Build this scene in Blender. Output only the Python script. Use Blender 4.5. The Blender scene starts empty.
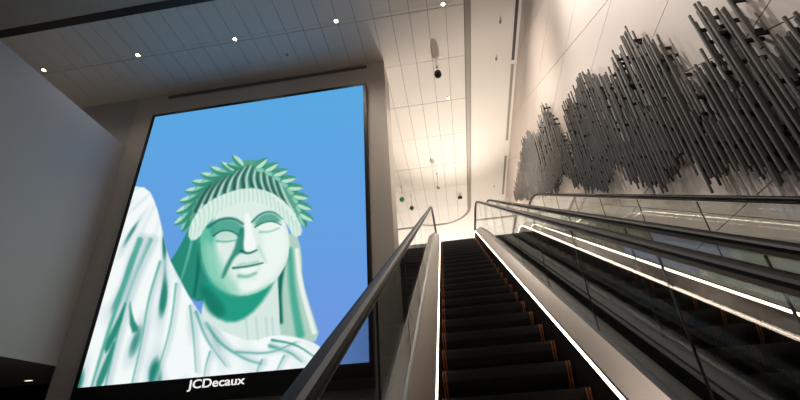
import bpy, bmesh, math, random
import numpy as np
from mathutils import Matrix, Vector

S = bpy.context.scene
C = S.collection
random.seed(7)

# ------------------------------------------------------------------ camera
EYE = 1.70                                   # eye height above the lower floor
FPX = 430.0                                  # focal length in pixels of the 800x400 frame
ROT = np.array([[0.987691, -0.12313, -0.096466],
                [0.144536, 0.482652, 0.863803],
                [-0.059801, -0.867114, 0.494508]])   # image axes (right, down, forward) -> world
cam_d = bpy.data.cameras.new('camera')
cam_d.sensor_width = 36.0
cam_d.lens = 36.0 * FPX / 800.0
cam_d.clip_end = 200
cam = bpy.data.objects.new('camera', cam_d)
C.objects.link(cam)
rx, dn, fw = (Vector(ROT[:, i]) for i in range(3))
m3 = Matrix((rx, -dn, -fw)).transposed()
cam.matrix_world = Matrix.Translation((0, 0, EYE)) @ m3.to_4x4()
S.camera = cam

# ------------------------------------------------------------------ world, exposure, large lights
S.view_settings.view_transform = 'Standard'
S.view_settings.look = 'None'
S.view_settings.exposure = 0.0
S.view_settings.gamma = 1.0
S.view_settings.use_curve_mapping = False
w = bpy.data.worlds.new('world')
S.world = w
w.use_nodes = True
w.node_tree.nodes['Background'].inputs[0].default_value = (0.30, 0.31, 0.34, 1)
w.node_tree.nodes['Background'].inputs[1].default_value = 0.3


def area_light(name, loc, target, size, power, col, size_y=None, spread=180):
    l = bpy.data.lights.new(name, 'AREA')
    l.energy = power
    l.color = col
    l.size = size
    l.spread = math.radians(spread)
    if size_y:
        l.shape = 'RECTANGLE'
        l.size_y = size_y
    o = bpy.data.objects.new(name, l)
    C.objects.link(o)
    o.location = loc
    o.rotation_euler = (Vector(target) - Vector(loc)).to_track_quat('-Z', 'Y').to_euler()
    return o


def spot_light(name, loc, target, power, col, angle, blend=0.6, radius=0.05, parent=None):
    l = bpy.data.lights.new(name, 'SPOT')
    l.energy = power
    l.color = col
    l.spot_size = math.radians(angle)
    l.spot_blend = blend
    l.shadow_soft_size = radius
    o = bpy.data.objects.new(name, l)
    C.objects.link(o)
    o.location = loc
    o.rotation_euler = (Vector(target) - Vector(loc)).to_track_quat('-Z', 'Y').to_euler()
    return o


area_light('landing_fill', (0.6, 20.0, 7.35), (0.6, 19.5, 12.9), 4.6, 120, (1.0, 0.93, 0.85), 5.0)  # broad uplight added to fill the dim stretch of ceiling
WARM = (1.0, 0.88, 0.74)
# floodlight on the floor of the upper hall, beyond the top landing
UPL = (0.9, 25.0, 7.30)
spot_light('floodlight_upper_hall', UPL, (0.2, 5.0, 12.95), 11500, (1.0, 0.90, 0.80), 54, 1.0, 0.05)
area_light('upper_hall_fill', (-0.5, 26.0, 7.35), (-0.5, 23.5, 12.9), 6.0, 950, (1.0, 0.95, 0.89), 8.0)  # unseen uplight added to brighten the far end of the ceiling
# unseen spots added to brighten the right wall and its rods
for y, ty_, tz_, pw_ in ((6.2, 4.0, 5.0, 1900), (6.3, 12.0, 8.0, 1100), (3.0, 1.5, 4.5, 1000)):
    spot_light('wall_fill', (-0.7, y, 12.55), (2.95, ty_, tz_), pw_, (1.0, 0.94, 0.89), 75, 0.9, 0.06)
# unseen spots added as fill over the lower hall, on the downlight grid
FILL_LAMPS = [(x, y) for y in (4.25, 0.1, -4.0) for x in (0.75, -2.5)]
for x, y in FILL_LAMPS:
    spot_light('soffit_fill', (x, y, 12.60), (x, y, 0), 50 if x < 0 else 210, WARM, 140, 0.9, 0.06)


# ------------------------------------------------------------------ pixel helpers (a pixel gives a direction only)
def ray(px, py):
    return ROT @ np.array([px - 400.0, py - 200.0, FPX])


def at_z(px, py, z):
    v = ray(px, py)
    return v * ((z - EYE) / v[2]) + np.array([0, 0, EYE])


def at_y(px, py, y):
    v = ray(px, py)
    return v * (y / v[1]) + np.array([0, 0, EYE])


WA, WB = 2.86, 0.025                          # right wall plane x = WA + WB*y


def at_wall(px, py, off=0.0):
    v = ray(px, py)
    return v * ((WA - off) / (v[0] - WB * v[1])) + np.array([0, 0, EYE])


# ------------------------------------------------------------------ materials
def lin(c):
    return tuple((x / 255 / 12.92) if x <= 10 else ((x / 255 + 0.055) / 1.055) ** 2.4 for x in c)


def mat(name, col, rough=0.6, metal=0.0, noise=0.0, nscale=6.0, bump=0.0, bscale=40.0, stretch=None, spec=0.5, coat=0.0, ior=1.5):
    m = bpy.data.materials.new(name)
    m.use_nodes = True
    nt = m.node_tree
    b = nt.nodes['Principled BSDF']
    c = lin(col)
    b.inputs['Base Color'].default_value = (*c, 1)
    b.inputs['Roughness'].default_value = rough
    b.inputs['Metallic'].default_value = metal
    b.inputs['Specular IOR Level'].default_value = spec
    b.inputs['Coat Weight'].default_value = coat
    b.inputs['IOR'].default_value = ior
    tc = nt.nodes.new('ShaderNodeTexCoord')
    src = tc.outputs['Object']
    if stretch:
        mp = nt.nodes.new('ShaderNodeMapping')
        mp.inputs['Scale'].default_value = stretch
        nt.links.new(src, mp.inputs[0])
        src = mp.outputs[0]
    if noise:
        n = nt.nodes.new('ShaderNodeTexNoise')
        n.inputs['Scale'].default_value = nscale
        n.inputs['Detail'].default_value = 4
        nt.links.new(src, n.inputs['Vector'])
        r = nt.nodes.new('ShaderNodeValToRGB')
        r.color_ramp.elements[0].position = 0.3
        r.color_ramp.elements[1].position = 0.7
        r.color_ramp.elements[0].color = (*[x * (1 - noise) for x in c], 1)
        r.color_ramp.elements[1].color = (*[min(1, x * (1 + noise)) for x in c], 1)
        nt.links.new(n.outputs['Fac'], r.inputs[0])
        nt.links.new(r.outputs[0], b.inputs['Base Color'])
    if bump:
        n = nt.nodes.new('ShaderNodeTexNoise')
        n.inputs['Scale'].default_value = bscale
        nt.links.new(src, n.inputs['Vector'])
        bp = nt.nodes.new('ShaderNodeBump')
        bp.inputs['Strength'].default_value = bump
        bp.inputs['Distance'].default_value = 0.01
        nt.links.new(n.outputs['Fac'], bp.inputs['Height'])
        nt.links.new(bp.outputs[0], b.inputs['Normal'])
    return m


def emit(name, col, strength):
    m = bpy.data.materials.new(name)
    m.use_nodes = True
    nt = m.node_tree
    b = nt.nodes['Principled BSDF']
    b.inputs['Base Color'].default_value = (*lin(col), 1)
    b.inputs['Emission Color'].default_value = (*lin(col), 1)
    b.inputs['Emission Strength'].default_value = strength
    return m


def glass_mat(name, tint, refl=1.0):
    m = bpy.data.materials.new(name)
    m.use_nodes = True
    nt = m.node_tree
    nt.nodes.clear()
    out = nt.nodes.new('ShaderNodeOutputMaterial')
    tr = nt.nodes.new('ShaderNodeBsdfTransparent')
    tr.inputs[0].default_value = (*tint, 1)
    gl = nt.nodes.new('ShaderNodeBsdfGlossy')
    gl.inputs['Roughness'].default_value = 0.01
    gl.inputs['Color'].default_value = (refl, refl, refl, 1)
    lw = nt.nodes.new('ShaderNodeLayerWeight')
    lw.inputs[0].default_value = 0.5
    pw = nt.nodes.new('ShaderNodeMath')
    pw.operation = 'POWER'
    pw.inputs[1].default_value = 5.0
    nt.links.new(lw.outputs['Facing'], pw.inputs[0])
    fr = nt.nodes.new('ShaderNodeMath')
    fr.operation = 'MULTIPLY_ADD'
    fr.inputs[1].default_value = 0.90
    fr.inputs[2].default_value = 0.045
    nt.links.new(pw.outputs[0], fr.inputs[0])
    mx = nt.nodes.new('ShaderNodeMixShader')
    nt.links.new(fr.outputs[0], mx.inputs[0])
    nt.links.new(tr.outputs[0], mx.inputs[1])
    nt.links.new(gl.outputs[0], mx.inputs[2])
    nt.links.new(mx.outputs[0], out.inputs[0])
    return m


M = dict(
    ceil=mat('ceiling_paint', (214, 208, 200), 0.7, noise=0.02, nscale=0.6),
    ceil_back=mat('ceiling_joint', (92, 86, 80), 0.9),
    plaster=mat('plaster', (206, 202, 197), 0.75, noise=0.03, nscale=0.5, bump=0.03),
    panel=mat('wall_panel', (206, 192, 182), 0.55, noise=0.03, nscale=0.7),
    panel_back=mat('wall_panel_joint', (28, 25, 23), 0.9),
    grey_wall=mat('grey_wall', (176, 175, 176), 0.75, noise=0.03, nscale=0.5, bump=0.02),
    screen_wall=mat('screen_surround', (196, 188, 180), 0.7, noise=0.03, nscale=0.5),
    soffit=mat('soffit', (170, 162, 150), 0.8, noise=0.04),
    black=mat('black_trim', (9, 9, 10), 0.45),
    dark=mat('dark_cladding', (38, 36, 35), 0.5, noise=0.1),
    slot=mat('slot_trim', (128, 120, 104), 0.6),
    floor=mat('floor_stone', (96, 92, 88), 0.35, noise=0.15, nscale=3),
    upfloor=mat('upper_floor_stone', (220, 212, 200), 0.4, noise=0.05, nscale=2),
    steel=mat('brushed_steel', (96, 89, 84), 0.27, 1.0, noise=0.06, nscale=30, stretch=(60, 1, 1)),
    steel_dark=mat('dark_steel', (92, 86, 80), 0.30, 1.0, noise=0.05, nscale=30, stretch=(60, 1, 1)),
    guide=mat('rail_guide', (70, 62, 54), 0.4, 0.8),
    vent=mat('vent_grey', (112, 106, 99), 0.7),
    skirt=mat('skirt_panel', (24, 21, 19), 0.5, 0.0, spec=0.15, ior=1.3),
    rubber=mat('handrail_rubber', (8, 8, 9), 0.45, spec=0.16, ior=1.22),
    step=mat('step_black', (18, 17, 17), 0.45, 0.3),
    yellow=mat('step_marking', (150, 80, 24), 0.5),
    rod=mat('rod_metal', (104, 100, 96), 0.42, 0.5, noise=0.15, nscale=3),
    rodend=mat('rod_bracket', (30, 28, 27), 0.6, 0.4),
    led=emit('led_strip', (255, 232, 210), 9.0),
    lamp=emit('lamp_lens', (255, 226, 190), 30.0),
    lens_fill=emit('soffit_fill_lens', (255, 226, 190), 6.0),
    white=mat('white_metal', (214, 208, 200), 0.5),
    letter=emit('sign_letter', (245, 245, 245), 0.9),
    green=mat('green_glass', (34, 156, 92), 0.15, spec=0.8),
    green2=mat('dark_green_glass', (36, 82, 66), 0.15, spec=0.8),
    amber=mat('smoky_glass', (150, 132, 108), 0.15, spec=0.8),
    glass=glass_mat('balustrade_glass', (0.93, 0.955, 0.94)),
    gedge=mat('glass_joint', (26, 30, 28), 0.3),
)


# ------------------------------------------------------------------ mesh helpers
def link(name, me, parent=None, m=None):
    o = bpy.data.objects.new(name, me)
    C.objects.link(o)
    if parent:
        o.parent = parent
    if m and me:
        me.materials.append(m)
    return o


def mesh_obj(name, verts, faces, m, parent=None, smooth=False):
    me = bpy.data.meshes.new(name)
    me.from_pydata([tuple(map(float, v)) for v in verts], [], faces)
    bm = bmesh.new()
    bm.from_mesh(me)
    bmesh.ops.recalc_face_normals(bm, faces=bm.faces[:])
    bm.to_mesh(me)
    bm.free()
    if smooth:
        for p in me.polygons:
            p.use_smooth = True
    return link(name, me, parent, m)


def tag(o, label, cat, group=None):
    o['label'] = label
    o['category'] = cat
    if group:
        o['group'] = group
    return o


def struct(o, label=None):
    o['kind'] = 'structure'
    if label:
        o['label'] = label
    return o


def empty(name, loc=(0, 0, 0)):
    o = bpy.data.objects.new(name, None)
    C.objects.link(o)
    o.empty_display_size = 0.2
    o.location = loc
    return o


BF = [(0, 1, 3, 2), (4, 6, 7, 5), (0, 4, 5, 1), (2, 3, 7, 6), (0, 2, 6, 4), (1, 5, 7, 3)]


def boxv(x0, x1, y0, y1, z0, z1):
    return [(x, y, z) for x in (x0, x1) for y in (y0, y1) for z in (z0, z1)]


def box(name, x0, x1, y0, y1, z0, z1, m, parent=None):
    return mesh_obj(name, boxv(x0, x1, y0, y1, z0, z1), BF, m, parent)


class MB:
    def __init__(s):
        s.v, s.f = [], []

    def add(s, v, f):
        n = len(s.v)
        s.v += list(v)
        s.f += [tuple(i + n for i in q) for q in f]

    def box(s, *a):
        s.add(boxv(*a), BF)

    def build(s, name, m, parent=None, smooth=False):
        return mesh_obj(name, s.v, s.f, m, parent, smooth)


def lathe_data(prof, seg=16, cx=0, cy=0):
    v, f = [], []
    for r, z in prof:
        for k in range(seg):
            a = 2 * math.pi * k / seg
            v.append((cx + r * math.cos(a), cy + r * math.sin(a), z))
    for i in range(len(prof) - 1):
        for k in range(seg):
            k2 = (k + 1) % seg
            f.append((i * seg + k, i * seg + k2, (i + 1) * seg + k2, (i + 1) * seg + k))
    f.append(tuple(range(seg)))
    f.append(tuple(range((len(prof) - 1) * seg, len(prof) * seg)))
    return v, f


def lathe(name, prof, m, parent=None, seg=16, smooth=True):
    v, f = lathe_data(prof, seg)
    return mesh_obj(name, v, f, m, parent, smooth)


# ------------------------------------------------------------------ the setting
HC = EYE + 11.25                  # ceiling height
YS = 10.15                        # front of the wall that carries the screen
XE = -1.36                        # its free right end
TH = math.radians(30.17)          # pitch of the escalators
NOSE = 1.43                       # step line below the eye, square to the pitch
Y_TOP, Z_TOP = 13.0 * math.cos(TH) + NOSE * math.sin(TH), EYE + 13.0 * math.sin(TH) - NOSE * math.cos(TH)
Y_BOT = NOSE / math.sin(TH) * 0 + (NOSE / math.cos(TH) - EYE) / math.tan(TH)

struct(box('floor', -16, 3.4, -8, Y_TOP + 0.4, -0.2, 0.0, M['floor']))
struct(box('wall_back', -16, 3.4, -8.3, -8, -0.2, HC + 0.4, M['grey_wall']))
struct(box('wall_far', -16, 4.2, 32, 32.3, Z_TOP - 0.4, HC + 0.4, M['plaster']))
struct(box('wall_side', -16.3, -16, -8, 32, -0.2, HC + 0.4, M['dark']))
fl = struct(box('floor_upper', -16, 3.9, Y_TOP + 0.45, 32, Z_TOP - 0.35, Z_TOP, M['upfloor']))
box('slab_edge', -16, 3.2, Y_TOP + 0.40, Y_TOP + 0.45, Z_TOP - 0.45, Z_TOP, M['dark'], fl)
struct(box('wall_under_landing', -16, 3.2, Y_TOP + 0.6, Y_TOP + 0.8, 0, Z_TOP - 0.35, M['dark']))

# wall that carries the screen, with its free end
sw = struct(box('wall_screen', -10.15, XE, YS, YS + 0.95, 0, HC, M['screen_wall']))
# grey volume on the left, an open passage below it
struct(box('wall_left', -16, -10.13, -8, YS - 0.0, EYE + 2.25, EYE + 9.12, M['grey_wall']))
struct(box('wall_passage', -16, -10.15, YS, Y_TOP + 0.4, EYE + 2.25, HC, M['grey_wall']))

# ceiling: backing, single panels, light strips, dropped soffit
ce = struct(box('ceiling', -16, 1.37, 6.9, 24.0, HC + 0.03, HC + 0.4, M['ceil_back']))
PX, GAP = 0.547, 0.011
xs = [1.36 - PX * i for i in range(29)]
rows = [(6.36, 8.35), (8.35, 8.49), (8.49, 10.48), (10.48, 12.42), (12.42, 12.56), (12.56, 14.64), (14.64, 16.74),
        (16.74, 16.88), (16.88, 18.9), (18.9, 21.0), (21.0, 23.05)]
pm = {}
for (y0, y1) in rows:
    for xi, x1 in enumerate(xs[:-1]):
        x0 = xs[xi + 1]
        if y0 > 10.4 and x0 < -3.6:
            continue
        narrow = (y1 - y0) < 0.2
        key = round(y1 - y0, 3)
        if key not in pm:
            hw, hd = (PX - GAP) / 2, (y1 - y0 - GAP) / 2
            o = mesh_obj('ceiling_panel', boxv(-hw, hw, -hd, hd, 0, 0.025), BF, M['ceil'], ce)
            pm[key] = o.data
        else:
            o = link('ceiling_panel', pm[key], ce)
        if narrow:
            o.name = 'ceiling_strip'
        o.location = ((x0 + x1) / 2, (y0 + y1) / 2, HC + (0.006 if narrow else 0))
struct(box('ceiling_plain', 1.56, 3.9, 6.3, 24.0, HC, HC + 0.4, M['ceil']))
struct(box('ceiling_far', -16, 4.2, 24.0, 32, HC, HC + 0.4, M['ceil']))
# shallow slot beside the plain ceiling that turns the corner at the far end
cv, cf = [], []
path = [(1.46, y) for y in np.linspace(6.3, 21.4, 8)] + \
       [(-0.34 + 1.8 * math.cos(a), 21.4 + 1.8 * math.sin(a)) for a in np.linspace(0.12, math.pi / 2, 12)] + [(x, 23.2) for x in np.linspace(-1, -8, 5)]
for i, (x, y) in enumerate(path):
    a, b = path[max(0, i - 1)], path[min(len(path) - 1, i + 1)]
    t = Vector((b[0] - a[0], b[1] - a[1], 0)).normalized()
    n = Vector((-t.y, t.x, 0)) * 0.085
    for s, z in ((-1, -0.006), (1, -0.006), (1, 0.02), (-1, 0.02)):
        cv.append((x + n.x * s, y + n.y * s, HC + z))
for i in range(len(path) - 1):
    for k in range(4):
        cf.append((i * 4 + k, i * 4 + (k + 1) % 4, i * 4 + 4 + (k + 1) % 4, i * 4 + 4 + k))
struct(mesh_obj('trim_1', cv, cf, M['slot']), 'grey recessed slot along the panelled ceiling')
# far ends of the ceiling field beyond the slot's curve
arc = [(-0.34 + 1.86 * math.cos(a), 21.4 + 1.86 * math.sin(a)) for a in np.linspace(0.0, math.pi / 2, 12)]
ring = arc + [(-16, 23.26), (-16, 24.0), (1.57, 24.0), (1.57, 21.4)]
nn = len(ring)
struct(mesh_obj('ceiling_margin', [(x, y, HC - 0.004) for x, y in ring] + [(x, y, HC + 0.02) for x, y in ring],
                [tuple(range(nn)), tuple(range(2 * nn - 1, nn - 1, -1))] + [(i, (i + 1) % nn, nn + (i + 1) % nn, nn + i) for i in range(nn)], M['ceil']))

SZ = HC - 0.3
so = struct(box('ceiling_soffit', -16, 3.0, -8, 6.62, SZ, HC + 0.4, M['soffit']))
box('edge_trim', -16, 3.0, 6.62, 6.84, SZ - 0.02, HC + 0.4, M['black'], so)

for x, y in FILL_LAMPS:  # glowing discs added for the unseen fill spots
    o = mesh_obj('fill_lens', *lathe_data([(0.06, 0.0), (0.06, -0.012), (0.02, -0.018)], 14), M['lens_fill'], so)
    o.location = (x, y, SZ)
# unseen low blocker, added to cut the floodlight's reach across the ceiling
pe = [Vector(UPL) + 0.1 * (Vector((x, y, HC)) - Vector(UPL)) for x, y in ((-9.0, 11.2), (9.0, 6.0))]
pz = pe[0].z
struct(mesh_obj('flood_blocker', [(p.x, p.y + d, z) for p in pe for d in (0, 0.06) for z in (Z_TOP, pz)], BF, M['plaster']))

# right wall: panels cut by horizontal joints and by joints that follow the escalators
wr = struct(mesh_obj('wall_right', boxv(0.03, 0.3, -8, 32, 0, HC + 0.3), BF, M['panel_back']))
wrx = Matrix.Translation((WA, 0, 0)) @ Matrix(((1, WB, 0, 0), (0, 1, 0, 0), (0, 0, 1, 0), (0, 0, 0, 1)))
WROT = math.atan(WB)


def wpt(y, z, off=0.0):
    return (WA + WB * y - off, y + WB * off, z)


for v in wr.data.vertices:
    v.co = (WA + WB * v.co.y + v.co.x, v.co.y, v.co.z)


def split(poly, a, b, c):
    """split convex polygon by a*y+b*z=c -> (below, above)"""
    lo, hi = [], []
    n = len(poly)
    for i in range(n):
        p, q = poly[i], poly[(i + 1) % n]
        dp, dq = a * p[0] + b * p[1] - c, a * q[0] + b * q[1] - c
        if dp <= 0:
            lo.append(p)
        if dp >= 0:
            hi.append(p)
        if dp * dq < 0:
            t = dp / (dp - dq)
            r = (p[0] + t * (q[0] - p[0]), p[1] + t * (q[1] - p[1]))
            lo.append(r)
            hi.append(r)
    return lo, hi


def inset(poly, g):
    n = len(poly)
    ar = sum(poly[i][0] * poly[(i + 1) % n][1] - poly[(i + 1) % n][0] * poly[i][1] for i in range(n))
    if ar < 0:
        poly = poly[::-1]
    out = poly
    for i in range(n):
        p, q = poly[i], poly[(i + 1) % n]
        ex, ez = q[0] - p[0], q[1] - p[1]
        L = math.hypot(ex, ez)
        if L < 1e-6:
            continue
        nx, nz = ez / L, -ex / L
        out, _ = split(out, nx, nz, nx * p[0] + nz * p[1] - g)
        if len(out) < 3:
            return []
    return out


polys = [[(-8, 0), (32, 0), (32, HC), (-8, HC)]]
cuts = [(-math.tan(TH), 1, EYE + 1.19 + 1.91 * k) for k in range(-10, 8)] + \
       [(0, 1, EYE + z) for z in (0.55, 1.86, 3.05, 4.40, 5.80, 7.20, 8.68, 10.1)]
for a, b, c in cuts:
    nxt = []
    for p in polys:
        for q in split(p, a, b, c):
            if len(q) >= 3:
                nxt.append(q)
    polys = nxt
rest = MB()
for p in polys:
    q = inset(p, 0.006)
    if len(q) < 3:
        continue
    cyy = sum(a[0] for a in q) / len(q)
    n = len(q)
    vv = [wpt(a[0], a[1], 0.0) for a in q] + [wpt(a[0], a[1], -0.028) for a in q]
    ff = [tuple(range(n)), tuple(range(2 * n - 1, n - 1, -1))] + [(i, (i + 1) % n, n + (i + 1) % n, n + i) for i in range(n)]
    if -1 < cyy < 22:
        mesh_obj('wall_panel', vv, ff, M['panel'], wr)
    else:
        rest.add(vv, ff)
o = rest.build('wall_panel', M['panel'], wr)
o['kind'] = 'stuff'

# ------------------------------------------------------------------ escalators
TT = math.tan(TH)


def ref_path():
    """step line (y, z, ny, nz): flat, transition arcs, pitch, flat"""
    R = 2.0
    t = R * math.tan(TH / 2)
    pts = [(-1.9, 0.0, 0, 1)]
    yb, zb = Y_BOT, 0.0
    for k in range(9):
        a = TH * k / 8
        pts.append((yb - t + R * math.sin(a), zb + R * (1 - math.cos(a)), -math.sin(a), math.cos(a)))
    yt, zt = Y_TOP, Z_TOP
    for k in range(9):
        a = TH * (1 - k / 8)
        pts.append((yt + t - R * math.sin(a), zt - R * (1 - math.cos(a)), -math.sin(a), math.cos(a)))
    pts.append((yt + 2.3, zt, 0, 1))
    return pts


REF = ref_path()


def zref(y):
    for p, q in zip(REF, REF[1:]):
        if p[0] <= y <= q[0]:
            return p[1] + (q[1] - p[1]) * (y - p[0]) / (q[0] - p[0])
    return REF[0][1] if y < REF[0][0] else REF[-1][1]


def offs(n):
    return [(y + ny * n, z + nz * n) for y, z, ny, nz in REF]


def zoff(n, y):
    P = offs(n)
    for p, q in zip(P, P[1:]):
        if p[0] <= y <= q[0]:
            return p[1] + (q[1] - p[1]) * (y - p[0]) / (q[0] - p[0])
    return P[0][1] if y < P[0][0] else P[-1][1]


def sweep(name, prof, m, parent, path=None, smooth=False, closed=True):
    """prof: (x, n) outline swept along the step line"""
    path = path or REF
    v, f = [], []
    k = len(prof)
    for y, z, ny, nz in path:
        for x, n in prof:
            v.append((x, y + ny * n, z + nz * n))
    for i in range(len(path) - 1):
        for j in range(k):
            j2 = (j + 1) % k
            f.append((i * k + j, i * k + j2, (i + 1) * k + j2, (i + 1) * k + j))
    f.append(tuple(range(k)))
    f.append(tuple(range((len(path) - 1) * k, len(path) * k)))
    return mesh_obj(name, v, f, m, parent, smooth)


def rail_path(n0):
    """closed run of the handrail: incline plus the rounded newel ends"""
    P = [(y + ny * n0, z + nz * n0, ny, nz) for y, z, ny, nz in REF]
    r = 0.36
    y, z = P[-1][0], P[-1][1]
    end = [(y + r * math.sin(a), z - r + r * math.cos(a), math.sin(a), math.cos(a)) for a in np.linspace(0.2, math.pi, 10)]
    y, z = P[0][0], P[0][1]
    beg = [(y - r * math.sin(a), z - r + r * math.cos(a), -math.sin(a), math.cos(a)) for a in np.linspace(math.pi, 0.2, 10)]
    return beg + P + end


RAILN = 1.03
RP = rail_path(RAILN)

# one step, with ribbed tread and riser
HWID = 0.505
sb = MB()
RISER = [(0.0, 0.0), (-0.002, -0.025), (0.006, -0.08), (0.030, -0.15), (0.075, -0.235)]


def extr(x0, x1, poly_):
    n = len(poly_)
    v = [(x0, a, b) for a, b in poly_] + [(x1, a, b) for a, b in poly_]
    f = [tuple(range(n)), tuple(range(2 * n - 1, n - 1, -1))] + [(i, (i + 1) % n, n + (i + 1) % n, n + i) for i in range(n)]
    sb.add(v, f)


extr(-HWID, HWID, [(a + 0.006, b - 0.006) for a, b in RISER] + [(0.11, -0.235), (0.06, -0.14), (0.05, -0.04), (0.405, -0.03), (0.405, -0.006)])
NR = 56
for i in range(NR):
    x = -HWID + 0.012 + (2 * HWID - 0.024) * i / (NR - 1)
    extr(x - 0.0045, x + 0.0045, RISER + [(a + 0.008, b - 0.004) for a, b in RISER[::-1]] + [(0.40, -0.008), (0.40, 0.0)])
step_o = sb.build('step', M['step'])
step_me = step_o.data
bpy.data.objects.remove(step_o)
yo = mesh_obj('edge_marking', [(x, a + d, b) for x in (-0.005, 0.005) for a, b in RISER for d in (-0.003, 0.003)],
              [(0, 2, 3, 1), (2, 4, 5, 3), (4, 6, 7, 5), (6, 8, 9, 7), (10, 11, 13, 12), (12, 13, 15, 14), (14, 15, 17, 16), (16, 17, 19, 18),
               (0, 10, 12, 2), (2, 12, 14, 4), (4, 14, 16, 6), (6, 16, 18, 8), (1, 3, 13, 11), (3, 5, 15, 13), (5, 7, 17, 15), (7, 9, 19, 17), (0, 1, 11, 10), (8, 18, 19, 9)], M['yellow'])
y_me = yo.data
bpy.data.objects.remove(yo)


def escalator(xc, label, joint0):
    e = empty('escalator', (0, 0, 0))
    tag(e, label, 'escalator', 'pair of escalators side by side')
    e.location = (xc, 0, 0)
    # moving steps
    y = -1.5
    while y < Y_TOP + 1.7:
        st = link('step', step_me, e)
        st.location = (0, y, zref(y))
        if -0.6 < y < Y_TOP - 0.2:
            for xx in (HWID - 0.010, HWID - 0.032, -HWID + 0.010, -HWID + 0.032):
                mk = link('edge_marking', y_me, st)
                mk.location = (xx, 0, 0)
        y += 0.40
    # landing plates at both ends
    box('comb_plate', -0.52, 0.52, -2.9, -1.5, 0.002, 0.012, M['steel'], e)
    box('comb_plate', -0.52, 0.52, Y_TOP + 1.95, Y_TOP + 3.3, Z_TOP + 0.002, Z_TOP + 0.012, M['steel'], e)
    # truss body under the steps
    sweep('truss', [(-0.84, -0.30), (0.84, -0.30), (0.84, -1.0), (-0.84, -1.0)], M['dark'], e,
          [p for p in REF if p[0] > 0.3 and p[0] < Y_TOP + 0.3])
    for s in (-1, 1):
        def pf(pts):
            return [(s * a, b) for a, b in pts]
        sweep('skirt_panel', pf([(0.515, -0.40), (0.545, -0.40), (0.545, 0.205), (0.515, 0.205)]), M['skirt'], e)
        sweep('inner_deck', pf([(0.5165, 0.200), (0.655, 0.285), (0.655, 0.255), (0.532, 0.18)]), M['steel'], e)
        sweep('glass_channel', pf([(0.655, 0.284), (0.705, 0.284), (0.705, 0.20), (0.655, 0.20)]), M['black'], e)
        sweep('outer_deck', pf([(0.705, 0.29), (0.765, 0.29), (0.765, 0.0), (0.705, 0.0)]), M['dark'] if (s < 0 and xc > 1) else M['steel_dark'], e)
        sweep('outer_cladding', pf([(0.765, 0.27), (0.80, 0.27), (0.80, -1.0), (0.765, -1.0)]), M['dark'], e)
        sweep('light_strip', pf([(0.506, 0.174), (0.5165, 0.198), (0.5165, 0.174)]), M['led'], e)
        # handrail and the guide it runs on
        hp = pf([(0.643, -0.004), (0.643, 0.010), (0.652, 0.020), (0.668, 0.025), (0.692, 0.025), (0.708, 0.020), (0.717, 0.010), (0.717, -0.004), (0.710, -0.010), (0.650, -0.010)])
        sweep('handrail', hp, M['rubber'], e, RP, smooth=False)
        sweep('handrail_guide', pf([(0.664, -0.036), (0.696, -0.036), (0.698, -0.011), (0.662, -0.011)]), M['guide'], e, RP)
        # glass panes with upright joints
        ys_ = [joint0[0 if s < 0 else 1] + 1.235 * k for k in range(-6, 14)]
        lo, hi = REF[0][0] - 0.0, REF[-1][0] + 0.0
        ys_ = [lo] + [q for q in ys_ if lo + 0.3 < q < hi - 0.3] + [hi]
        for a, b in zip(ys_, ys_[1:]):
            n = 9
            g = 0.005
            yy = np.linspace(a + g, b - g, n)
            bot = [(q, zoff(0.21, q)) for q in yy]
            top = [(q, zoff(RAILN - 0.045, q)) for q in yy]
            ring = bot + top[::-1]
            k = len(ring)
            vv = [(s * 0.674, q, z) for q, z in ring] + [(s * 0.686, q, z) for q, z in ring]
            ff = [tuple(range(k)), tuple(range(2 * k - 1, k - 1, -1))] + [(i, (i + 1) % k, k + (i + 1) % k, k + i) for i in range(k)]
            mesh_obj('glass_panel', vv, ff, M['glass'], e)
        for b in ys_[1:-1]:
            z0, z1 = zoff(0.284, b), zoff(RAILN - 0.045, b)
            box('glass_joint', s * 0.68 - 0.0055, s * 0.68 + 0.0055, b - 0.0035, b + 0.0035, z0, z1, M['gedge'], e)
    return e


escalator(0.33, 'escalator climbing straight ahead, nearest the big lit screen', (1.90, 2.13))
escalator(2.03, 'escalator along the right wall below the metal rods', (1.95, 3.24))

# ------------------------------------------------------------------ rods on the right wall
top_px = [(514, 190), (516, 178), (519, 163), (522, 141), (528, 130), (532, 131), (537, 135), (539, 120), (543, 101), (548, 106), (552, 117),
          (556, 135), (561, 133), (568, 142), (564, 106), (566, 95), (572, 100), (574, 90), (577, 76), (582, 66), (589, 73), (595, 77), (600, 70), (606, 78),
          (610, 70), (613.5, 60), (617, 52), (620, 42), (624, 32), (627, 27), (634, 36), (640, 44), (645, 41), (649, 29), (656, 38), (660, 41),
          (669, 66), (678, 72), (689, 78), (697, 69), (702, 60), (706, 54)]
top_px2 = [(690, 15), (697, 3), (705, 2), (711, -4), (722, -10), (727, 14), (740, 56), (753, 60), (763, 49), (771, 40), (777, 52), (782, 26), (792, 14),
           (799, 4), (815, -6), (835, 10), (850, 60)]
bot_px = [(514, 202), (540, 198), (556, 193), (566, 173), (575, 188), (586, 192), (605, 192), (611, 181), (619, 166), (633, 185), (638, 188), (640, 183),
          (657, 194), (663, 189), (669, 182), (675, 176), (682, 166), (689, 158), (706, 183), (715, 190), (722, 185), (730, 176), (737, 172),
          (750, 178), (770, 179), (784, 187), (793, 179), (820, 186), (845, 200), (860, 190)]
OFF = 0.14


def env(px):
    P = sorted([tuple(at_wall(x, y, OFF)[1:]) for x, y in px])
    return [p[0] for p in P], [p[1] for p in P]


ty, tz = env(top_px + top_px2)
by, bz = env(bot_px)
print('ROD Y RANGE', ty[0], ty[-1], by[0], by[-1])

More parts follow.
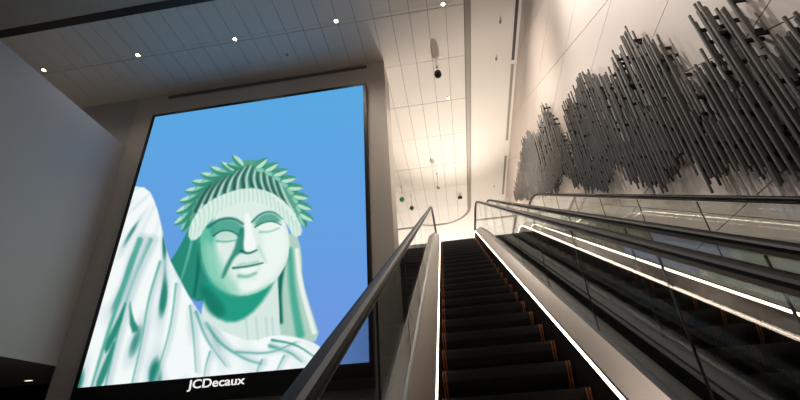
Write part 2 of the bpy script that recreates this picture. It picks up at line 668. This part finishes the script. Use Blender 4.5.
sculpt = empty('wall_sculpture', wpt(8.0, EYE + 5.0))
tag(sculpt, 'jagged field of upright grey metal rods on the right wall', 'wall art')
bpy.context.view_layer.update()
rv, rf_ = lathe_data([(0.0115, -0.5), (0.0150, -0.497), (0.0150, 0.497), (0.0115, 0.5)], 8)
ro = mesh_obj('rod', rv, rf_, M['rod'], None, False)
rod_me = ro.data
bpy.data.objects.remove(ro)
br = MB()
rods = []
y = max(2.05, 1.6)
rng = random.Random(11)
layer = 0
while y < 17.2:
    pitch = 0.029 + 0.0032 * max(0, y - 3.0)
    zt_ = float(np.interp(y, ty, tz))
    zb_ = float(np.interp(y, by, bz))
    off = (0.08, 0.17, 0.125)[layer % 3]
    layer += 1
    jit = 0.07 + 0.006 * y
    zt_ += rng.uniform(-jit * 1.6, jit * 0.45)
    zb_ += rng.uniform(-jit * 0.4, jit * 1.6)
    L = zt_ - zb_
    if L > 0.25:
        cutn = 0
        if L > 1.1 and rng.random() < 0.62 and y < 11:
            cutn = 1
        if cutn:
            zc = zb_ + L * rng.uniform(0.25, 0.75)
            g = rng.uniform(0.01, 0.14)
            rods.append((y, off, zb_, zc - g / 2))
            rods.append((y + rng.uniform(-.006, .006), off + rng.choice((0, 0, .03, -.03)), zc + g / 2, zt_))
        else:
            rods.append((y, off, zb_, zt_))
    y += pitch * rng.uniform(0.75, 1.25)
stuff = MB()
for i, (y, off, z0, z1) in enumerate(rods):
    p = wpt(y, (z0 + z1) / 2, off)
    if i < 300:
        o = link('rod', rod_me, sculpt)
        o.location = Vector(p) - sculpt.location
        o.scale = (1, 1, z1 - z0)
    else:
        stuff.add([(p[0] + a - sculpt.location.x, p[1] + b - sculpt.location.y, p[2] + c * (z1 - z0) - sculpt.location.z) for a, b, c in rv], rf_)
    for t in ((0.22, 0.78) if z1 - z0 > 0.7 else (0.5,)):
        z = z0 + (z1 - z0) * t
        a = wpt(y, z, 0.0)
        br.box(a[0] - off - sculpt.location.x, a[0] + 0.004 - sculpt.location.x, p[1] - 0.009 - sculpt.location.y, p[1] + 0.009 - sculpt.location.y,
               z - 0.02 - sculpt.location.z, z + 0.02 - sculpt.location.z)
if stuff.v:
    o = stuff.build('rod', M['rod'], sculpt)
    o['kind'] = 'stuff'
o = br.build('standoff', M['rodend'], sculpt)
o['kind'] = 'stuff'
print('RODS', len(rods))

# ------------------------------------------------------------------ the lit screen
SX0, SX1 = -7.37 * 1.25, -1.645 * 1.25
SZ0, SZ1 = EYE + 1.325 * 1.25, EYE + 8.08 * 1.25
FY = YS - 0.16
bb = empty('billboard_screen', ((SX0 + SX1) / 2, YS, SZ0 - 0.45))
tag(bb, 'tall lit advertising screen showing a pale green classical statue', 'screen')
BL = Vector(bb.location)


def bbox(name, x0, x1, y0, y1, z0, z1, m):
    return box(name, x0 - BL.x, x1 - BL.x, y0 - BL.y, y1 - BL.y, z0 - BL.z, z1 - BL.z, m, bb)


bbox('cabinet', SX0 - 0.10, SX1 + 0.10, FY + 0.03, YS - 0.001, SZ0 - 0.52, SZ1 + 0.09, M['black'])
bbox('frame_side', SX0 - 0.10, SX0, FY - 0.02, FY + 0.03, SZ0, SZ1, M['black'])
bbox('frame_side', SX1, SX1 + 0.10, FY - 0.02, FY + 0.03, SZ0, SZ1, M['black'])
bbox('frame_top', SX0 - 0.10, SX1 + 0.10, FY - 0.02, FY + 0.03, SZ1, SZ1 + 0.09, M['black'])
bbox('frame_bottom', SX0 - 0.10, SX1 + 0.10, FY - 0.02, FY + 0.03, SZ0 - 0.52, SZ0, M['black'])

# picture on the display: drawn in outline points traced on the display, kept as colours of a fine grid
NXG, NZG = 330, 390
gx = np.linspace(SX0, SX1, NXG)
gz = np.linspace(SZ0, SZ1, NZG)
GX, GZ = np.meshgrid(gx, gz)
W = np.stack([GX.ravel(), np.full(GX.size, FY), GZ.ravel() - EYE], 1)
Q = W @ ROT
U = 400 + FPX * Q[:, 0] / Q[:, 2]
Vv = 200 + FPX * Q[:, 1] / Q[:, 2]


def srgb(c):
    return np.array(c, float) / 255.0


h = (Vv - 90) / 280
IMG = srgb((88, 168, 226))[None] * (1 - h[:, None]) + srgb((112, 150, 226))[None] * h[:, None]


def seg_d(ax, ay, bx, by_):
    dx, dy = bx - ax, by_ - ay
    t = np.clip(((U - ax) * dx + (Vv - ay) * dy) / (dx * dx + dy * dy + 1e-9), 0, 1)
    return np.hypot(U - ax - t * dx, Vv - ay - t * dy), t


def smooth_pts(pts, closed=True, it=2):
    for _ in range(it):
        out = []
        n = len(pts)
        for i in range(n if closed else n - 1):
            p, q = pts[i], pts[(i + 1) % n]
            out.append((p[0] * .75 + q[0] * .25, p[1] * .75 + q[1] * .25))
            out.append((p[0] * .25 + q[0] * .75, p[1] * .25 + q[1] * .75))
        if not closed:
            out = [pts[0]] + out + [pts[-1]]
        pts = out
    return pts


def poly_a(pts, soft=1.0, sm=1):
    pts = smooth_pts(pts, True, sm) if sm else pts
    d = np.full(U.shape, 1e9)
    ins = np.zeros(U.shape, bool)
    n = len(pts)
    for i in range(n):
        (ax, ay), (bx, by_) = pts[i], pts[(i + 1) % n]
        dd, _ = seg_d(ax, ay, bx, by_)
        d = np.minimum(d, dd)
        c = (ay > Vv) != (by_ > Vv)
        xi = ax + (Vv - ay) * (bx - ax) / ((by_ - ay) if abs(by_ - ay) > 1e-9 else 1e-9)
        ins ^= c & (U < xi)
    sd = np.where(ins, -d, d)
    return np.clip(0.5 - sd / soft, 0, 1)


def put(a, col, op=1.0):
    global IMG
    a = (a * op)[:, None]
    IMG = IMG * (1 - a) + srgb(col)[None] * a


def poly(pts, col, soft=1.0, op=1.0, sm=1, clip=None):
    a = poly_a(pts, soft, sm)
    if clip is not None:
        a = a * clip
    put(a, col, op)


def stroke(pts, col, w0, w1=None, soft=1.0, op=1.0, clip=None):
    w1 = w0 if w1 is None else w1
    pts = smooth_pts(pts, False, 2)
    n = len(pts) - 1
    al = np.zeros(U.shape)
    for i in range(n):
        dd, t = seg_d(*pts[i], *pts[i + 1])
        wd = w0 + (w1 - w0) * (i + t) / n
        al = np.maximum(al, np.clip(0.5 - (dd - wd / 2) / soft, 0, 1))
    if clip is not None:
        al = al * clip
    put(al, col, op)


def leaf(bx, by_, ang, L, wd, c1, c2):
    ca, sa = math.cos(ang), math.sin(ang)

    def T(a, b):
        return (bx + ca * a - sa * b, by_ + sa * a + ca * b)
    pts = [T(0, 0), T(.3 * L, wd * .5), T(.65 * L, wd * .42), T(L, 0), T(.65 * L, -wd * .42), T(.3 * L, -wd * .5)]
    poly(pts, c1, 1.0, 1, 1)
    poly([T(0, 0), T(.3 * L, wd * .5), T(.65 * L, wd * .42), T(L, 0)], c2, 1.0, 1, 1)


PALE, WHITE, TEAL, DEEP, MID = (222, 238, 230), (243, 250, 249), (42, 158, 132), (14, 104, 88), (120, 196, 172)
# cloth and hair hanging behind the head
poly([(190, 226), (204, 236), (210, 268), (206, 300), (194, 302), (180, 286), (165, 268), (178, 250)], (38, 138, 118), 1.5)
stroke([(192, 240), (186, 265), (180, 282)], (96, 180, 158), 3, 1, 2)
stroke([(200, 245), (198, 272), (194, 296)], DEEP, 4, 2, 3)
poly([(282, 236), (296, 232), (302, 252), (302, 280), (312, 312), (321, 340), (300, 344), (280, 338), (272, 300)], (176, 208, 194), 1.2)
stroke([(290, 250), (292, 290), (300, 334)], TEAL, 5, 9, 4, 0.75)
stroke([(297, 250), (300, 284), (314, 332)], (232, 242, 236), 4, 5, 2)
stroke([(283, 262), (279, 290), (281, 322)], DEEP, 5, 4, 3)
# neck
poly([(206, 284), (276, 262), (279, 300), (280, 336), (290, 352), (210, 352), (200, 322)], (214, 232, 226), 1.5)
poly([(198, 280), (206, 308), (222, 322), (240, 322), (258, 308), (274, 284), (279, 262), (240, 270)], (26, 150, 124), 4, 0.95)
poly([(198, 282), (204, 306), (216, 319), (228, 312), (214, 292)], DEEP, 6, 0.6)
for x in (246, 256, 266, 272):
    stroke([(x, 318), (x + 1, 332), (x + 3, 348)], (176, 204, 198), 2, 1, 2, 0.6)
# head
poly([(203, 222), (214, 205), (246, 196), (276, 204), (288, 226), (290, 250), (284, 270), (270, 286), (252, 295), (236, 296), (216, 286), (205, 268), (200, 244)], PALE, 1.4)
poly([(200, 226), (212, 214), (216, 232), (214, 256), (222, 280), (232, 294), (214, 286), (203, 268), (198, 244)], (84, 184, 156), 7, 0.9)
poly([(262, 216), (284, 222), (288, 246), (282, 266), (262, 286), (250, 290), (264, 262)], (238, 248, 243), 5, 0.9)
# brows, eyes, nose, mouth in soft shadow
poly([(204, 240), (214, 246), (222, 262), (230, 276), (240, 288), (236, 296), (216, 286), (205, 268)], (150, 212, 190), 8, 0.8)
poly([(209, 228), (220, 220), (234, 219), (243, 226), (243, 236), (234, 235), (222, 235), (212, 237)], (58, 156, 134), 4, 0.85)
stroke([(208, 227), (220, 219), (234, 218), (243, 224)], (24, 110, 94), 3.2, 2.4, 2, 0.85)
poly([(214, 235), (222, 230), (232, 231), (238, 236), (230, 240), (219, 240)], (196, 224, 212), 1.6, 0.95)
stroke([(213, 236), (222, 230), (232, 231), (239, 236)], (20, 96, 84), 1.6, 1.2, 1.2, 0.9)
stroke([(217, 241), (226, 242), (236, 240)], (70, 166, 142), 2.2, 1.2, 2, 0.8)
poly([(253, 224), (262, 214), (274, 213), (282, 221), (276, 223), (266, 221), (258, 226)], (70, 156, 136), 3, 0.85)
stroke([(252, 222), (261, 213), (273, 211), (283, 219)], (36, 124, 106), 2.4, 1.4, 1.6, 0.85)
poly([(256, 227), (264, 222), (274, 222), (280, 226), (272, 230), (262, 231)], (236, 244, 239), 1.6, 0.95)
stroke([(255, 227), (264, 222), (274, 221), (281, 225)], (26, 104, 90), 1.6, 1.0, 1.2, 0.9)
stroke([(260, 232), (270, 232), (279, 228)], (120, 188, 168), 2.0, 1.0, 2, 0.8)
poly([(241, 226), (245, 228), (245, 242), (246, 252), (240, 253), (234, 258), (229, 268), (224, 278), (221, 278), (226, 264), (234, 250), (237, 238)], (30, 124, 106), 3, 0.85)
poly([(244, 212), (250, 214), (252, 232), (257, 245), (255, 251), (247, 253), (243, 248), (245, 232)], (244, 250, 247), 2.4)
stroke([(241, 251), (248, 254), (257, 250)], (24, 104, 92), 2.6, 1.4, 1.6)
stroke([(258, 247), (262, 254), (266, 262)], (170, 214, 198), 3, 1.5, 4, 0.7)
poly([(234, 267), (241, 262), (248, 263), (256, 260), (263, 263), (254, 267), (244, 268)], (186, 216, 204), 1.6)
stroke([(233, 268), (245, 267), (263, 263)], (22, 118, 100), 2.2, 1.2, 1.5)
poly([(238, 269), (248, 268), (259, 266), (255, 272), (244, 274)], (238, 246, 242), 1.6)
stroke([(239, 276), (247, 277), (256, 273)], (84, 176, 150), 3.4, 1.8, 3, 0.8)
poly([(236, 284), (246, 280), (256, 280), (258, 288), (246, 292)], (240, 249, 245), 5, 0.8)
stroke([(214, 282), (232, 295), (250, 295), (270, 285)], (120, 196, 172), 3, 2, 4, 0.6)
# hair: swept cap with a plain ring of laurel
cap = [(186, 234), (184, 212), (192, 190), (208, 174), (230, 163), (252, 159), (274, 163), (291, 178), (299, 200), (301, 224), (291, 228), (283, 214), (268, 204), (246, 198),
       (224, 206), (208, 220), (198, 240)]
poly(cap, (92, 160, 140), 1.2)
capm = poly_a(cap, 1.0)
for i in range(11):
    t = i / 10
    x0, y0 = 196 + 96 * t, 224 - 36 * math.sin(math.pi * (0.12 + 0.8 * t))
    x1, y1 = 222 + 52 * t, 166 + 10 * abs(t - .5)
    stroke([(x0, y0), ((x0 + x1) / 2 - 4, (y0 + y1) / 2), (x1, y1)], (34, 84, 76), 4.5, 1.5, 2.5, 0.85, capm)
    stroke([(x0 + 3, y0), ((x0 + x1) / 2, (y0 + y1) / 2), (x1 + 3, y1)], (206, 232, 220), 2.6, 1, 1.6, 0.9, capm)
fr = [(188, 240), (190, 224), (200, 208), (220, 195), (246, 187), (270, 191), (288, 204), (300, 222), (303, 234), (294, 238), (286, 222), (272, 207), (248, 200), (226, 207),
      (208, 222), (198, 240)]
poly(fr, (222, 240, 230), 1.3)
frm = poly_a(fr, 1.0)
for i in range(26):
    t = i / 25
    x = 190 + 110 * t
    yy = 234 - 44 * math.sin(math.pi * min(1, t * .95 + .04))
    stroke([(x, yy - 6), (x + 2, yy + 4), (x + 1 + 6 * (t - .5), yy + 18)], (140, 200, 180), 1.6, .6, 1.6, .55, frm)
for k in range(-8, 9):
    a = k / 8
    bx = 245 + 56 * math.sin(a * 1.35) - 1
    by_ = 222 - 56 * math.cos(a * 1.35) + (6 if k < 0 else 2)
    sgn = 1 if k > 0 else -1
    for q, (dl, c1, c2) in enumerate((((0.95), (52, 140, 116), (136, 202, 180)), ((-0.05), (66, 152, 126), (186, 226, 208)))):
        tang = a * 1.35 - math.pi / 2
        leaf(bx, by_, tang * 1.0 + sgn * (1.35 if dl > 0.5 else 0.75), 19, 8, c1, c2)
# draped robe
robe = [(-10, 470), (70, 210), (132, 186), (148, 188), (156, 204), (162, 228), (167, 254), (178, 276), (192, 302), (206, 322), (228, 334), (252, 342), (276, 334),
        (300, 338), (318, 344), (326, 356), (318, 364), (335, 385), (350, 470)]
poly(robe, WHITE, 1.3)
rm = poly_a(robe, 1.0)
ang = np.arctan2(U - 172, np.maximum(Vv - 170, 4))
rad = np.hypot(U - 172, Vv - 170)
fw_ = np.sin(ang * 17 + 1.3 * np.sin(rad / 21 + ang * 3)) * .6 + np.sin(ang * 39 + 1.1 * np.sin(rad / 33) + 1.7) * .4
right = np.clip((U - 200) / 40, 0, 1)
fw_ = fw_ * (1 - .65 * right) * np.clip((rad - 20) / 50, 0, 1)
put(rm * np.clip(-fw_ * 1.1, 0, 1), (176, 200, 208), 0.75)
put(rm * np.clip((-fw_ - .55) * 3.2, 0, 1) * np.clip((250 - U) / 90, 0, 1), (20, 122, 104), 0.9)
folds = [([(150, 240), (130, 285), (118, 330), (104, 392)], 5, 3), ([(140, 240), (122, 290), (104, 345), (90, 392)], 6, 3), ([(160, 262), (148, 300), (142, 340), (130, 392)], 2.5, 2),
         ([(176, 284), (172, 320), (164, 352), (152, 384)], 2, 1.5), ([(190, 306), (194, 340), (196, 372)], 2, 1.5), ([(206, 324), (220, 344), (246, 360), (262, 364)], 4, 1.5),
         ([(196, 312), (206, 340), (226, 366)], 3, 1.2), ([(270, 346), (290, 352), (302, 362)], 4, 1.5), ([(236, 352), (270, 354), (296, 342)], 2.2, 1.2),
         ([(210, 352), (206, 364), (204, 378)], 2, 1), ([(262, 360), (258, 368), (256, 376)], 2, 1), ([(284, 356), (280, 364), (276, 372)], 2, 1)]
for p, a, b in folds:
    stroke([(x + 3, y) for x, y in p], (198, 214, 220), a * 2.2, b * 2, 5, 0.8, rm)
    stroke(p, (64, 164, 142), a, b * .5, 2.2, 0.8, rm)
for p in ([(104, 346), (116, 322), (128, 296), (120, 328), (106, 356)], [(94, 388), (104, 362), (117, 334), (109, 368), (101, 388)], [(129, 296), (133, 318), (140, 330), (130, 334)]):
    poly(p, (18, 122, 102), 2.4, 0.85, 1, rm)
stroke([(272, 340), (296, 344), (316, 358)], (38, 140, 118), 2.6, 1.2, 1.6, .9, rm)
# building-like pale haze lines of the sky side are left plain
g = np.clip(IMG, 0, 1)
gl = np.where(g <= 0.04045, g / 12.92, ((g + 0.055) / 1.055) ** 2.4)
me = bpy.data.meshes.new('display')
vv = np.stack([GX.ravel() - BL.x, np.full(GX.size, FY - BL.y), GZ.ravel() - BL.z], 1)
idx = np.arange(NXG * NZG).reshape(NZG, NXG)
fq = np.stack([idx[:-1, :-1], idx[:-1, 1:], idx[1:, 1:], idx[1:, :-1]], -1).reshape(-1, 4)
me.vertices.add(len(vv))
me.vertices.foreach_set('co', vv.astype(np.float32).ravel())
me.loops.add(fq.size)
me.loops.foreach_set('vertex_index', fq.astype(np.int32).ravel())
me.polygons.add(len(fq))
me.polygons.foreach_set('loop_start', np.arange(0, fq.size, 4, dtype=np.int32))
me.polygons.foreach_set('loop_total', np.full(len(fq), 4, dtype=np.int32))
me.update(calc_edges=True)
at = me.color_attributes.new('picture', 'FLOAT_COLOR', 'POINT')
at.data.foreach_set('color', np.concatenate([gl, np.ones((len(gl), 1))], 1).astype(np.float32).ravel())
dm = bpy.data.materials.new('display_picture')
dm.use_nodes = True
nt = dm.node_tree
b = nt.nodes['Principled BSDF']
b.inputs['Base Color'].default_value = (0.01, 0.01, 0.01, 1)
b.inputs['Roughness'].default_value = 1.0
b.inputs['Specular IOR Level'].default_value = 0.0
an = nt.nodes.new('ShaderNodeVertexColor')
an.layer_name = 'picture'
nt.links.new(an.outputs[0], b.inputs['Emission Color'])
b.inputs['Emission Strength'].default_value = 1.0
link('display', me, bb, dm)

# lettering on the lower frame
tc = bpy.data.curves.new('lettering', 'FONT')
tc.body = 'JCDecaux'
tc.size = 0.40
tc.extrude = 0.006
tc.offset = 0.004
tc.align_x = 'CENTER'
tc.align_y = 'CENTER'
to = bpy.data.objects.new('lettering_tmp', tc)
C.objects.link(to)
bpy.context.view_layer.update()
tm = bpy.data.meshes.new_from_object(to.evaluated_get(bpy.context.evaluated_depsgraph_get()))
bpy.data.objects.remove(to)
xsv = [v.co.x for v in tm.vertices]
tw = max(xsv) - min(xsv)
lo_ = link('lettering', tm, bb)
tm.materials.clear()
tm.materials.append(M['letter'])
lo_.rotation_euler = (math.pi / 2, 0, 0)
sc = (1.11 * 1.25) / tw
cap = [v.co.y for v in tm.vertices]
lo_.scale = (sc, 0.25 / (max(cap) - min(cap)), 1)
lo_.location = Vector((-4.515 * 1.25, FY - 0.024, SZ0 - 0.155)) - BL
lo_['label'] = 'white raised sign lettering'

# long air vent above the screen
av = empty('air_vent', (-4.4 * 1.25, YS, EYE + 8.86 * 1.25))
tag(av, 'long dark slot vent on the wall above the lit screen', 'vent')
box('vent_recess', -3.55, 3.55, -0.012, -0.001, -0.085, 0.085, M['vent'], av)
box('vent_rim', -3.60, 3.60, -0.03, -0.001, 0.085, 0.105, M['screen_wall'], av)
box('vent_rim', -3.60, 3.60, -0.03, -0.001, -0.105, -0.085, M['screen_wall'], av)
for z in (-0.045, 0.0, 0.045):
    box('vent_blade', -3.55, 3.55, -0.026, -0.012, z - 0.008, z + 0.008, M['vent'], av)


# ------------------------------------------------------------------ lamps
def downlight(x, y, z, label, power, group='small round ceiling downlights', spot=110):
    d = empty('downlight', (x, y, z))
    tag(d, label, 'lamp', group)
    lathe('trim_ring', [(0.075, 0.0), (0.075, -0.012), (0.055, -0.014), (0.055, 0.0)], M['white'], d, 20)
    lathe('lens', [(0.054, -0.004), (0.052, -0.010), (0.03, -0.016), (0.004, -0.018)], M['lamp'], d, 20)
    l = bpy.data.lights.new('bulb', 'SPOT')
    l.energy = power
    l.color = WARM
    l.spot_size = math.radians(spot)
    l.spot_blend = 0.9
    l.shadow_soft_size = 0.05
    o = bpy.data.objects.new('bulb', l)
    C.objects.link(o)
    o.parent = d
    o.location = (0, 0, -0.04)


names = ['ceiling downlight at the far left, above the grey wall', 'ceiling downlight second from the left in the long row',
         'ceiling downlight above the middle of the lit screen', 'brightest ceiling downlight, above the right part of the screen',
         'ceiling downlight at the top edge beside the grey slot', 'ceiling downlight just below the black hanging dome',
         'farthest ceiling downlight, above the hanging ornaments']
pos = [(44, 70), (138, 55), (235, 39), (336, 21), (443, 4), (448, 98), (452, 163)]
for nme, p, pw in zip(names, pos, (45, 45, 60, 110, 420, 420, 420)):
    q = at_z(p[0], p[1], HC)
    downlight(q[0], q[1], HC, nme, pw * 1.6, spot=140)
# small lamp in the passage below the grey volume
q = at_z(29, 379.5, EYE + 2.25)
pl = empty('passage_lamp', (q[0], q[1], EYE + 2.25))
tag(pl, 'small bright lamp under the grey volume in the lower left corner', 'lamp')
box('lamp_housing', -0.12, 0.12, -0.05, 0.05, -0.03, 0, M['white'], pl)
box('lens', -0.10, 0.10, -0.035, 0.035, -0.036, -0.03, emit('passage_lens', (255, 232, 200), 2.0), pl)


# ------------------------------------------------------------------ things hanging from the ceiling
def pendant(px, py, drop, r, m, label, name='hanging_ornament', cat='ornament', group=None, prof=None):
    q = at_z(px, py, HC - drop)
    d = empty(name, (q[0], q[1], HC))
    tag(d, label, cat, group)
    lathe('ceiling_rose', [(0.05, 0), (0.05, -0.02), (0.01, -0.03)], M['white'], d, 12)
    lathe('stem', [(0.012, 0), (0.012, -drop + r)], M['white'], d, 8)
    z = -drop
    prof = prof or [(0.02, 1.25), (0.35, 1.0), (0.8, 0.6), (1.0, 0.05), (0.85, -0.5), (0.45, -0.95), (0.12, -1.3), (0.02, -1.35)]
    lathe('body', [(a * r, z + b_ * r) for a, b_ in prof], m, d, 16)


pendant(402, 199.5, 0.75, 0.125, M['green'], 'bright green glass ornament hanging from the ceiling', group='hanging glass ornaments')
pendant(411.8, 208, 0.75, 0.115, M['green2'], 'dark green glass ornament, lower of the two green ones', group='hanging glass ornaments')
pendant(438.5, 187, 0.75, 0.10, M['amber'], 'pale smoky glass ornament hanging beneath the farthest downlight', group='hanging glass ornaments')
pendant(438, 75, 0.34, 0.125, M['black'], 'black dome hanging from the pale panelled ceiling', 'security_dome', 'camera',
        prof=[(0.3, 1.3), (0.9, 1.05), (1.0, 0.5), (1.0, 0.1), (0.85, -0.45), (0.5, -0.85), (0.15, -1.0), (0.02, -1.02)])
q = at_z(460, 197, HC - 0.1)
bx_ = empty('ceiling_sign_box', (q[0], q[1], HC))
tag(bx_, 'small dark box fixed to the far pale ceiling', 'box')
box('mount', -0.03, 0.03, -0.03, 0.03, -0.08, 0, M['white'], bx_)
box('housing', -0.11, 0.11, -0.05, 0.05, -0.2, -0.08, M['rodend'], bx_)


def sprinkler(px, py, z, label):
    q = at_z(px, py, z)
    d = empty('sprinkler', (q[0], q[1], z))
    tag(d, label, 'sprinkler', 'ceiling sprinklers')
    lathe('plate', [(0.05, 0), (0.05, -0.008), (0.018, -0.012)], M['white'], d, 14)
    lathe('head', [(0.016, -0.01), (0.016, -0.045), (0.034, -0.05), (0.034, -0.056), (0.004, -0.058)], M['slot'], d, 12)


sprinkler(500, 22, HC, 'tiny sprinkler on the plain ceiling strip at the top edge')
sprinkler(496, 59, HC, 'tiny sprinkler on the plain ceiling strip, middle one')
sprinkler(494, 186, HC, 'tiny sprinkler at the far end of the plain ceiling strip')
sprinkler(287, 54, HC, 'tiny sprinkler on the bluish ceiling above the screen')

# slot diffusers where the plain ceiling meets the right wall
for (ya, yb2, lab, mm) in ((7.0, 11.0, 'dark slot diffuser in the ceiling corner, nearest one', 'dark'),
                           (11.2, 15.6, 'narrow slot diffuser in the ceiling corner, middle one', 'slot'),
                           (16.8, 20.4, 'narrow slot diffuser in the ceiling corner, farthest one', 'slot')):
    d = empty('slot_diffuser', wpt(ya, HC, 0.14))
    tag(d, lab, 'vent', 'slot diffusers along the right wall')
    L = yb2 - ya
    for nm_, x0, x1, z0, m_ in (('slot', -0.05, 0.05, -0.008, M[mm]), ('rim', -0.062, -0.05, -0.014, M['white']), ('rim', 0.05, 0.062, -0.014, M['white'])):
        o = box(nm_, x0, x1, 0, L, z0, -0.001, m_, d)
    d.rotation_euler = (0, 0, -WROT)
